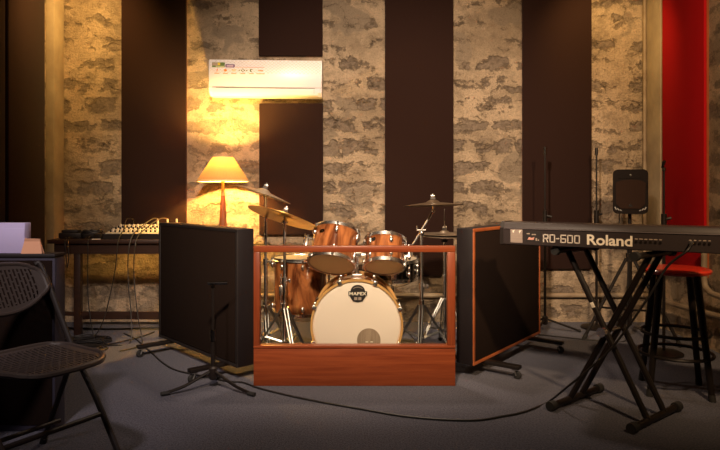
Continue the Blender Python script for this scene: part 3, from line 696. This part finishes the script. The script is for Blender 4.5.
# ------------------------------------------------------------------ small mic stand in front of the left screen
def round_mic(label, loc, z, clip=True):
    t = thing('microphone_stand', label, 'microphone stand', loc, group='black microphone stands by the back wall')
    MB().lathe([(0, 0), (.125, 0), (.125, .012), (.11, .020), (.03, .030), (0, .03)], 36).build('base', M['blackmetal'], t)
    MB().cone((0, 0, .02), (0, 0, .93), .0105).build('lower_tube', M['blackmetal'], t); MB().cone((0, 0, .9), (0, 0, z - .06), .0065).build('upper_tube', M['blackmetal'], t)
    MB().cone((0, 0, .86), (0, 0, .97), .019).tube([(0, 0, .93), (.045, -.01, .94)], .010).build('clutch', M['blackmetal'], t)
    if clip: MB().cone((0, 0, z - .07), (0, 0, z - .045), .012).tube([(-.006, .008, z - .045), (-.012, -.03, z - .004)], [.009, .012], 10).build('microphone_clip', M['gunmetal'], t)
    else: MB().cone((0, 0, z - .06), (0, 0, z), .013, .011).build('thread_cap', M['blackmetal'], t)
    return t
ms = thing('microphone_stand', 'short black tripod stand with a T bar before the left screen', 'microphone stand', (-.84, 3.515, 0))
MB().cone((0, 0, .08), (0, 0, .30), .0125).build('lower_tube', M['blackmetal'], ms); MB().cone((0, 0, .29), (0, 0, .592), .008).build('upper_tube', M['blackmetal'], ms)
MB().cone((0, 0, .27), (0, 0, .335), .017).build('clutch', M['gunmetal'], ms)
MB().tube([(-.030, .005, .597), (.085, -.008, .602)], .0095, 10).cone((0, 0, .575), (0, 0, .60), .013).build('cross_bar', M['gunmetal'], ms)
MB().lathe([(.018, .05), (.024, .06), (.024, .115), (.015, .125), (0, .125)], 18).build('hub', M['plastic'], ms)
for a, r in ((210, .275), (-30, .29), (92, .19)):
    c, s = math.cos(R(a)), math.sin(R(a))
    lg = MB().tube(smooth([(c * .02, s * .02, .095), (c * .07, s * .07, .075), (c * r * .6, s * r * .6, .035), (c * r, s * r, .012)], 4), .009, 8).build('leg', M['blackmetal'], ms)
    MB().tube([(c * (r - .03), s * (r - .03), .0125), (c * (r + .015), s * (r + .015), .0125)], .0125, 8).build('rubber_foot', M['rubber'], lg)

# ------------------------------------------------------------------ keyboard and stand
K0 = Vector((.747, 3.28)); Ku = Vector((.855, -.518)).normalized(); kang = math.atan2(Ku.y, Ku.x); KZ = .842
def ks(px):                                   # distance along the back face for a column of the photograph
    p = px - 360; return (p * K0.y - F * K0.x) / (F * Ku.x - p * Ku.y)
kb = thing('stage_piano', 'black digital stage piano seen from behind on an X stand', 'keyboard', (K0.x, K0.y, KZ), (0, 0, kang))
KL = 1.40
prof = [(.0, .004), (.006, .0), (.34, .0), (.345, .02), (.345, .055), (.18, .062), (.165, .112), (.150, .118), (.022, .118), (.016, .112), (.008, .090), (.0, .086)]
MB().prism(prof, .012, KL - .012, axis=0).build('case', M['keyboard'], kb)
capp = [(-.003, .002), (.006, -.002), (.345, -.002), (.350, .02), (.350, .085), (.19, .095), (.170, .119), (.150, .121), (.022, .121), (.012, .112), (.004, .090), (-.003, .088)]
for xa, xb in ((0, .018), (KL - .018, KL)): MB().prism(capp, xa, xb, axis=0).build('end_cheek', M['plastic'], kb)
MB().box((.02, -.004, .0835), (KL - .02, .004, .0885), .0015).build('ridge', mat('grey_ridge', (.10, .085, .09), .35), kb)
MB().box((.10, .185, .055), (KL - .1, .335, .068), .002).build('keybed', M['white'], kb)
# printed model name, squared letters
x0, x1 = ks(543), ks(580.5); z0, z1 = .020, .062
lw = (x1 - x0) / 6.05; sw = .0056; G = MB(); yk0, yk1 = -.0012, .001
def stroke(x, w_, segs):
    h_ = z1 - z0; X0, X1, Zm = x, x + w_, z0 + h_ * .5
    S_ = {'L': ((X0, z0), (X0 + sw, z1)), 'R': ((X1 - sw, z0), (X1, z1)), 'T': ((X0, z1 - sw), (X1, z1)), 'B': ((X0, z0), (X1, z0 + sw)), 'M': ((X0, Zm - sw / 2), (X1, Zm + sw / 2)),
          'r': ((X1 - sw, Zm), (X1, z1)), 'b': ((X1 - sw, z0), (X1, Zm)), 't': ((X0 + w_ * .28, z1 - sw), (X1, z1)), 'N': ((X0 + w_ * .1, Zm - sw / 2), (X1 - w_ * .1, Zm + sw / 2))}
    for q in segs:
        (a, b_), (c, d_) = S_[q]; G.box((a, yk0, b_), (c, yk1, d_))
wd = lw * .92
stroke(x0, wd, 'LTrM'); G.prism([(x0 + wd * .45, z0 + .021), (x0 + wd * .45 + sw, z0 + .021), (x0 + wd, z0), (x0 + wd - sw * 1.2, z0)], yk0, yk1)
stroke(x0 + lw * 1.08, wd, 'LTRB'); stroke(x0 + lw * 2.12, lw * .62, 'N')
stroke(x0 + lw * 2.85, wd, 'LTMBb'); stroke(x0 + lw * 3.95, wd, 'LTRB'); stroke(x0 + lw * 5.05, wd, 'LTRB')
G.build('model_lettering', mat('silver_print', (.56, .50, .44), .4), kb)
mb = text_mb('Roland', .070, .0016, .0008, 1.0, .98)
mnx, mxx = min(v[0] for v in mb.v), max(v[0] for v in mb.v); mny, mxy = min(v[1] for v in mb.v), max(v[1] for v in mb.v)
xa, xb = ks(587), ks(632.5)
kk = (xb - xa) / (mxx - mnx); kz = .052 / (mxy - mny)
mb.v = [((v[0] - mnx) * kk, (v[1] - mny) * kz, v[2]) for v in mb.v]
moved(mb, Matrix.Translation((xa, -.0006, .016)) @ UP).build('maker_lettering', M['white'], kb)
sa, sb = ks(510.5), ks(522.5)
lab = MB().box((sa, -.001, .012), (sb, .001, .082)).build('rating_plate', M['sticker'], kb)
for q in (.022, .038, .05): MB().box((sa + .004, -.0016, q), (sb - .004, .0, q + .004)).build('printed_line', M['whitedim'], lab)
for q in (.010, .045): MB().prism([(sa + q, .074), (sa + q + .014, .080), (sa + q + .004, .060)], -.0016, 0).build('printed_line', M['white'], lab)
sc_, sd_ = ks(526), ks(541)
lab = MB().box((sc_, -.001, .020), (sd_, .001, .074)).build('scuffed_label', M['black_paint'], kb)
MB().prism([(sc_ + .008, .030), (sc_ + .040, .030), (sc_ + .044, .044), (sc_ + .03, .040), (sc_ + .016, .044)], -.0016, 0).build('printed_mark', M['pink'], lab)
MB().box((sc_ + .050, -.0016, .026), (sc_ + .058, 0, .040)).box((sc_ + .061, -.0016, .026), (sc_ + .068, 0, .033)).box((sc_ + .004, -.0016, .058), (sc_ + .02, 0, .064)).box((sc_ + .03, -.0016, .055), (sc_ + .052, 0, .060)).build('printed_mark', M['whitedim'], lab)
def row(pa, pb, zz, n_):
    a, b = ks(pa), ks(pb)
    for i in range(n_):
        x = a + (b - a) * (i + .5) / n_; w_ = (b - a) / n_ * random.uniform(.45, .8)
        j = MB().prism([(x + .0062 * math.cos(k * .524), zz - .010 + .0062 * math.sin(k * .524)) for k in range(12)], -.004, .004).build('jack_socket', M['blackmetal'], kb)
        MB().box((x - w_ / 2, -.0012, zz), (x + w_ / 2, .001, zz + .0045)).build('socket_caption', M['whitedim'], j)
row(634, 663, .052, 6); row(688, 712, .055, 5)
MB().cone((ks(691.5), -.045, .045), (ks(691.5), .002, .045), .0085, .0095, 12).build('plug', M['steel'], kb)

ks_ = thing('keyboard_stand', 'black double braced X stand under the stage piano', 'keyboard stand', (1.30, 3.145, 0))
U = Vector((math.cos(R(39)), math.sin(R(39)), 0)); V = Vector((math.cos(R(-46)), math.sin(R(-46)), 0)); hs = .205; zt = .812
for sg in (-1, 1):
    c = V * hs * sg
    fb = MB().tube([c - U * .235 + Vector((0, 0, .024)), c + U * .235 + Vector((0, 0, .024))], .017, 12).build('foot_bar', M['blackmetal'], ks_)
    for e in (-1, 1): MB().tube([c + U * e * .205 + Vector((0, 0, .025)), c + U * e * .245 + Vector((0, 0, .025))], .0245, 14).build('end_cap', M['rubber'], fb)
    ka = MB().tube([c * .98 - U * .19 + Vector((0, 0, zt + .006)), c * .98 + U * .17 + Vector((0, 0, zt + .006))], .016, 12).build('support_arm', M['blackmetal'], ks_)
    for e in (-1, 1): MB().tube([c * .98 + U * (e * .17 - .01) + Vector((0, 0, zt + .006)), c * .98 + U * (e * .17 - .01 + e * .03) + Vector((0, 0, zt + .006))], .0225, 14).build('end_cap', M['rubber'], ka)
for sg, offs in ((1, (-.085, .085)), (-1, (-.055, .055))):
    for q in offs:
        a = V * hs * sg + U * q + Vector((0, 0, .03)); b = -V * hs * .98 * sg + U * q + Vector((0, 0, zt))
        MB().tube([a, b], .0155, 10, flat=1.0).build('leg', M['blackmetal'], ks_)
MB().tube([U * -.11 + Vector((0, 0, .42)), U * .11 + Vector((0, 0, .42))], .010, 12).tube([U * -.13 + Vector((0, 0, .42)), U * -.105 + Vector((0, 0, .42))], .024, 14).build('pivot_bolt', M['chrome'], ks_)
st_ = V * hs + U * -.085 + Vector((0, 0, .03)); en_ = -V * hs * .98 + U * -.085 + Vector((0, 0, zt)); mdp = st_.lerp(en_, .66)
MB().box((-.009, -.0172, -.014), (.009, -.0150, .014), .001, Matrix.Translation(mdp) @ Matrix.Rotation(R(44 - 90 + 10), 4, 'Z') @ Matrix.Rotation(R(-25), 4, 'Y')).build('label_sticker', M['white'], ks_)

jp = Matrix.Translation((K0.x, K0.y, KZ)) @ Matrix.Rotation(kang, 4, 'Z') @ Vector((ks(691.5), -.046, .045))
g = lambda px, py: ground(px, py) + Vector((0, 0, .0055))
cable('long black instrument cable from the stage piano across the carpet', [jp, jp + Vector((-.035, -.03, -.03)), at(667, 267, 2.80), at(648, 298, 2.85), at(615, 344, 2.95), at(590, 368, 3.01), at(566, 388, 3.08), g(549, 402.5), g(535, 409), g(522, 413.5), g(505, 417), g(470, 421.5), g(410, 418), g(355, 409), g(305, 400), g(262, 390), g(243, 383.5), (-.78, 3.62, .006), (-.95, 3.72, .006), g(176, 371), g(162, 363), g(150, 352), g(136, 340), g(124, 334)], .0055, n=10)

# ------------------------------------------------------------------ red stool
so = thing('bar_stool', 'tall stool with a red round seat and black legs behind the keyboard', 'stool', (1.78, 3.475, 0))
MB().lathe([(0, .662), (.165, .662), (.182, .670), (.186, .682), (.178, .692), (.15, .695), (0, .694)], 48).build('seat', M['redseat'], so)
for k in range(4):
    a = R(208 + 90 * k); c, s = math.cos(a), math.sin(a)
    lg = MB().tube([(c * .128, s * .128, .662), (c * .215, s * .215, .015)], [.021, .0165], 12).build('leg', M['blackmetal'], so)
    MB().tube([(c * .2125, s * .2125, .035), (c * .217, s * .217, .0)], .0185, 12).build('rubber_foot', M['rubber'], lg)
for z, r in ((.215, .192), (.33, .175)):
    MB().tube([(r * math.cos(i * .1309), r * math.sin(i * .1309), z) for i in range(48)], .0095, 8, True).build('footrest_ring', M['blackmetal'], so)

# ------------------------------------------------------------------ PA speaker on tripod, mic stands
PX, PY = 2.07, 4.72
ps = thing('speaker_stand', 'black tripod stand carrying the loudspeaker in the right corner', 'speaker stand', (PX, PY, 0))
MB().cone((0, 0, .10), (0, 0, .70), .0175).build('lower_tube', M['blackmetal'], ps); MB().cone((0, 0, .68), (0, 0, .955), .014).build('upper_tube', M['blackmetal'], ps)
MB().cone((0, 0, .585), (0, 0, .65), .028).tube([(0, 0, .62), (.04, -.03, .62)], .009).build('leg_collar', M['plastic'], ps)
MB().cone((0, 0, .2), (0, 0, .235), .026).build('leg_collar', M['plastic'], ps)
for a in (188, 310, 70):
    c, s = math.cos(R(a)), math.sin(R(a)); r = .37
    lg = MB().tube([(c * .028, s * .028, .61), (c * r, s * r, .018)], .0125, 10).build('leg', M['blackmetal'], ps)
    MB().tube([(c * (r - .015), s * (r - .015), .038), (c * (r + .008), s * (r + .008), .0)], .016, 10).build('rubber_foot', M['rubber'], lg)
    q = Vector((c * .028, s * .028, .61)).lerp(Vector((c * r, s * r, .018)), .62)
    MB().tube([(c * .024, s * .024, .217), q], .008, 8).build('brace', M['blackmetal'], ps)
sk = thing('loudspeaker', 'black loudspeaker box on the tripod stand left of the red panel', 'loudspeaker', (PX, PY, .955), (0, 0, R(-21)))
hw = .122
MB().prism(rrect(.244, .335, .035, 6, 0, .1675), -.10, -.06).prism([(a * (.92), .1675 + (c - .1675) * .96) for a, c in rrect(.244, .335, .03, 6, 0, .1675)], -.06, .02).prism([(a * .7, .1675 + (c - .1675) * .85) for a, c in rrect(.244, .335, .03, 6, 0, .1675)], .02, .10).build('cabinet', M['speakerplastic'], sk)
gr = [(-.100, .075), (-.066, .040), (.066, .040), (.100, .075), (.104, .20), (.104, .228)] + [(.104 * math.cos(R(a)), .228 + .030 * math.sin(R(a))) for a in range(12, 180, 12)] + [(-.104, .228)]
MB().prism(gr, -.109, -.098).build('grille', M['grille'], sk)
MB().prism([(.085, .268), (.085, .318), (-.085, .318), (-.085, .268)], -.104, -.098).build('horn', M['speakerplastic'], sk)
MB().ball((0, -.104, .292), .009, (1, .5, 1)).build('logo_button', M['steel'], sk)
MB().prism([(-.014, .055), (.014, .055), (.0, .078)], -.1115, -.108).build('logo_mark', M['gunmetal'], sk)
for sx in (-1, 1):
    for q in range(3): MB().prism([(sx * (.105 - q * .018), .055 - q * .011), (sx * (.112 - q * .018), .050 - q * .011), (sx * (.100 - q * .018), .030 - q * .004), (sx * (.094 - q * .018), .033 - q * .004)], -.1035, -.099).build('port_vent', M['steel'], sk)
cable('thin cable hanging from the loudspeaker beside its stand pole', [(PX - .02, PY + .06, 1.0), (PX - .06, PY + .05, .93), (PX - .055, PY, .80), (PX - .03, PY - .03, .66), (PX - .03, PY - .04, .4), (PX - .05, PY - .06, .1), (PX - .09, PY - .12, .006), (PX - .3, PY - .1, .006), (PX - .6, PY + .05, .006), (PX - .9, PY + .2, .006)], .004)

mic = thing('microphone_stand', 'black tripod microphone stand in front of the panel above the keyboard end', 'microphone stand', (at(545, 0, 4.93).x, 4.93, 0), group='black microphone stands by the back wall')
MB().cone((0, 0, .07), (0, 0, .93), .0105).build('lower_tube', M['blackmetal'], mic); MB().cone((0, 0, .92), (0, 0, 1.44), .0065).build('upper_tube', M['blackmetal'], mic)
MB().cone((0, 0, .88), (0, 0, .97), .018).tube([(0, 0, .93), (.05, -.02, .92)], .012).build('clutch', M['blackmetal'], mic)
MB().cone((0, 0, 1.42), (0, 0, 1.48), .013, .016).build('microphone_clip', M['gunmetal'], mic)
MB().lathe([(.018, .06), (.023, .07), (.023, .12), (.012, .13), (0, .13)], 16).build('hub', M['plastic'], mic)
for a in (-5, 115, 235):
    c, s = math.cos(R(a)), math.sin(R(a)); r = .27
    lg = MB().tube([(c * .02, s * .02, .10), (c * r, s * r, .012)], .0085, 8).build('leg', M['blackmetal'], mic)
    MB().ball((c * r, s * r, .0125), .0125).build('rubber_foot', M['rubber'], lg)
round_mic('black straight microphone stand against the stone left of the loudspeaker', (at(596.5, 0, 5.06).x, 5.06, 0), 1.485, False)
round_mic('black microphone stand in front of the red panel', (2.10, 4.25, 0), 1.335, True)

# ------------------------------------------------------------------ left foreground: low screen, box, card, folding chair
ls = thing('low_partition', 'black low partition in the left foreground behind the chair', 'partition', (-1.427, 2.877, 0))
MB().box((-.75, 0, 0), (0, .10, .812), .004).build('body', mat('blue_black_side', (.040, .036, .060), .7), ls)
MB().box((-.745, -.004, .03), (-.012, .002, .80), .002).build('fabric_face', M['black_felt'], ls)
MB().box((-.752, -.004, .812), (.001, .102, .83), .004).build('top_board', M['black_paint'], ls)
t = thing('carton', 'lilac card box on top of the low black partition', 'box', (-1.712, 2.945, .83), (0, 0, R(-2)))
MB().box((-.125, -.026, 0), (.125, .026, .143), .003).build('box_body', M['lilac'], t)
MB().box((-.110, -.0275, .0), (.120, -.0255, .118), .0005).box((.120, -.0275, .06), (.1245, -.0255, .118)).build('front_flap', M['lilac'], t)
t = thing('folded_card', 'peach coloured folded tent card beside the lilac box', 'card', (-1.545, 2.893, .83))
MB().prism([(-.050, 0), (.050, 0), (.034, .070), (-.036, .072)], -.002, .002, Matrix.Rotation(R(-10), 4, 'X')).build('front_leaf', M['orange'], t)
MB().prism([(-.050, 0), (.050, 0), (.034, .070), (-.036, .072)], -.002, .002, Matrix.Translation((0, .020, 0)) @ Matrix.Rotation(R(10), 4, 'X')).build('rear_leaf', M['orange'], t)

ch = thing('folding_chair', 'black folding chair with slotted plastic seat and backrest', 'chair', (-1.27, 2.448, 0), (0, 0, R(-30.7)))
def slotted(name, P, nu, nv, hole, thick, parent, edge):
    """plate over the unit square mapped by P(u, v), with through slots"""
    vs = [P(i / nu, j / nv) for j in range(nv + 1) for i in range(nu + 1)]
    fs = [(j * (nu + 1) + i, j * (nu + 1) + i + 1, (j + 1) * (nu + 1) + i + 1, (j + 1) * (nu + 1) + i) for j in range(nv) for i in range(nu) if not hole(i, j)]
    o = MB().add(vs, fs).build(name, M['chairplastic'], parent)
    o.data.polygons.foreach_set('use_smooth', [False] * len(o.data.polygons))
    md = o.modifiers.new('thickness', 'SOLIDIFY'); md.thickness = thick; md.offset = 0
    outline = [P(i / nu, 0) for i in range(nu)] + [P(1, j / nv) for j in range(nv)] + [P(1 - i / nu, 1) for i in range(nu)] + [P(0, 1 - j / nv) for j in range(nv)]
    MB().tube(outline, edge, 8, True).build('rim', M['chairplastic'], o)
    return o
def sq_round(u, v, k=.55):
    """square -> rounded square"""
    x, y = 2 * u - 1, 2 * v - 1
    f_ = 1 - k * .34 * (abs(x) ** 3) * (abs(y) ** 3); return x * f_, y * f_
def seatP(u, v):
    x, y = sq_round(u, v); fx = x * .205
    wy = y * (.198 - .012 * x)
    return Vector((fx + .01 * (1 - y * y), wy, .452 + .010 * (x * x) - .012 * (1 - x * x) * (1 - y * y) - (.016 * max(0, x - .6) / .4)))
slotted('seat', seatP, 50, 47, lambda i, j: 4 <= i <= 45 and 4 <= j <= 42 and j % 2 == 1 and ((i + (3 if (j // 2) % 2 else 0)) % 6) < 5, .007, ch, .012)
post0, post1 = Vector((-.34, 0, .80)), Vector((.16, 0, 0))
def backP(u, v):
    x, y = sq_round(u, v, .6); z = .703 + y * (.098 if y > 0 else .098 - (.070 if x > 0 else .045) * x * x)
    q = post0.lerp(post1, (.80 - z) / .80)
    return Vector((q.x - .035 * (1 - x * x) + .012, x * .196, z + .004 * (1 - x * x)))
slotted('backrest', backP, 47, 33, lambda i, j: 4 <= i <= 42 and 4 <= j <= 28 and i % 2 == 1 and ((j + (3 if (i // 2) % 2 else 0)) % 6) < 5, .005, ch, .010)
for sg in (-1, 1):
    lg = MB().tube(smooth([(-.352, sg * .19, .79), (-.322, sg * .210, .765), (-.115, sg * .215, .44), (.06, sg * .213, .235), (.24, sg * .20, .012)], 5), .0125, 10).build('front_leg', M['chairmetal'], ch)
    MB().tube([(.228, sg * .201, .028), (.246, sg * .20, .0)], .0165, 10).build('rubber_foot', M['rubber'], lg)
    lg = MB().tube([(-.05, sg * .178, .435), (-.17, sg * .18, .20), (-.27, sg * .18, .012)], .0115, 10).build('rear_leg', M['chairmetal'], ch)
    MB().tube([(-.262, sg * .18, .028), (-.275, sg * .18, .0)], .0155, 10).build('rubber_foot', M['rubber'], lg)
    MB().box((-.12, sg * .198 - .006, .405), (.0, sg * .198 + .006, .437), .003).build('hinge_plate', M['chairmetal'], ch)
MB().tube([(.092, -.213, .190), (.092, .213, .190)], .0105, 10).build('cross_bar', M['chairmetal'], ch)
MB().tube([(-.15, -.18, .125), (-.15, .18, .125)], .0095, 10).build('cross_bar', M['chairmetal'], ch)

# ------------------------------------------------------------------ lights
def spot(loc, target, power, col, size=100, blend=.7, rad=.06):
    l = bpy.data.lights.new('ceiling_or_fill_spot', 'SPOT'); l.energy = power; l.color = col; l.spot_size = R(size); l.spot_blend = blend; l.shadow_soft_size = rad
    o = bpy.data.objects.new('ceiling_or_fill_spot', l); COL.objects.link(o); o.location = loc
    o.rotation_euler = (Vector(target) - Vector(loc)).to_track_quat('-Z', 'Y').to_euler(); return o
WARM = (1, .66, .36); NEUT = (1, .75, .53)
spot((-.25, .8, 2.86), (.0, 5.0, .95), 860, NEUT, 62, .75, .10)
spot((1.5, .8, 2.86), (1.9, 5.0, 1.0), 390, WARM, 74, .8, .08)
spot((.05, 4.35, 2.93), (.0, 4.1, .5), 150, NEUT, 84, .8, .10)
spot((.1, 2.9, 2.92), (.0, 3.8, .5), 40, NEUT, 70, .8, .10)
spot((-2.0, 4.5, 2.96), (-2.45, 5.25, 2.3), 75, (1, .58, .18), 110, .9, .05)
spot((1.8, 4.6, 2.96), (2.1, 5.3, 2.3), 42, (1, .60, .2), 90, .9, .05)
spot((-1.35, .9, 2.92), (-1.62, 2.9, .75), 230, (1, .82, .78), 46, 1., .12)  # added fill brightening the chair and lilac box, not a ceiling fixture
W = bpy.data.worlds.new('World'); S.world = W; W.use_nodes = True; W.node_tree.nodes['Background'].inputs[0].default_value = (.02, .018, .02, 1)

# ------------------------------------------------------------------ camera
cam = bpy.data.cameras.new('camera'); co = bpy.data.objects.new('camera', cam); COL.objects.link(co)
cam.sensor_width = 36; cam.lens = 36 * F / 720; cam.shift_y = -(225 - HOR) / 720; cam.clip_start = .05
co.location = (0, 0, EYE); co.rotation_euler = (R(90), 0, 0); S.camera = co
vs_ = S.view_settings; vs_.view_transform = 'Standard'; vs_.look = 'None'; vs_.exposure = 0; vs_.gamma = 1; vs_.use_curve_mapping = False
S.cycles.max_bounces = 8; S.cycles.transparent_max_bounces = 12
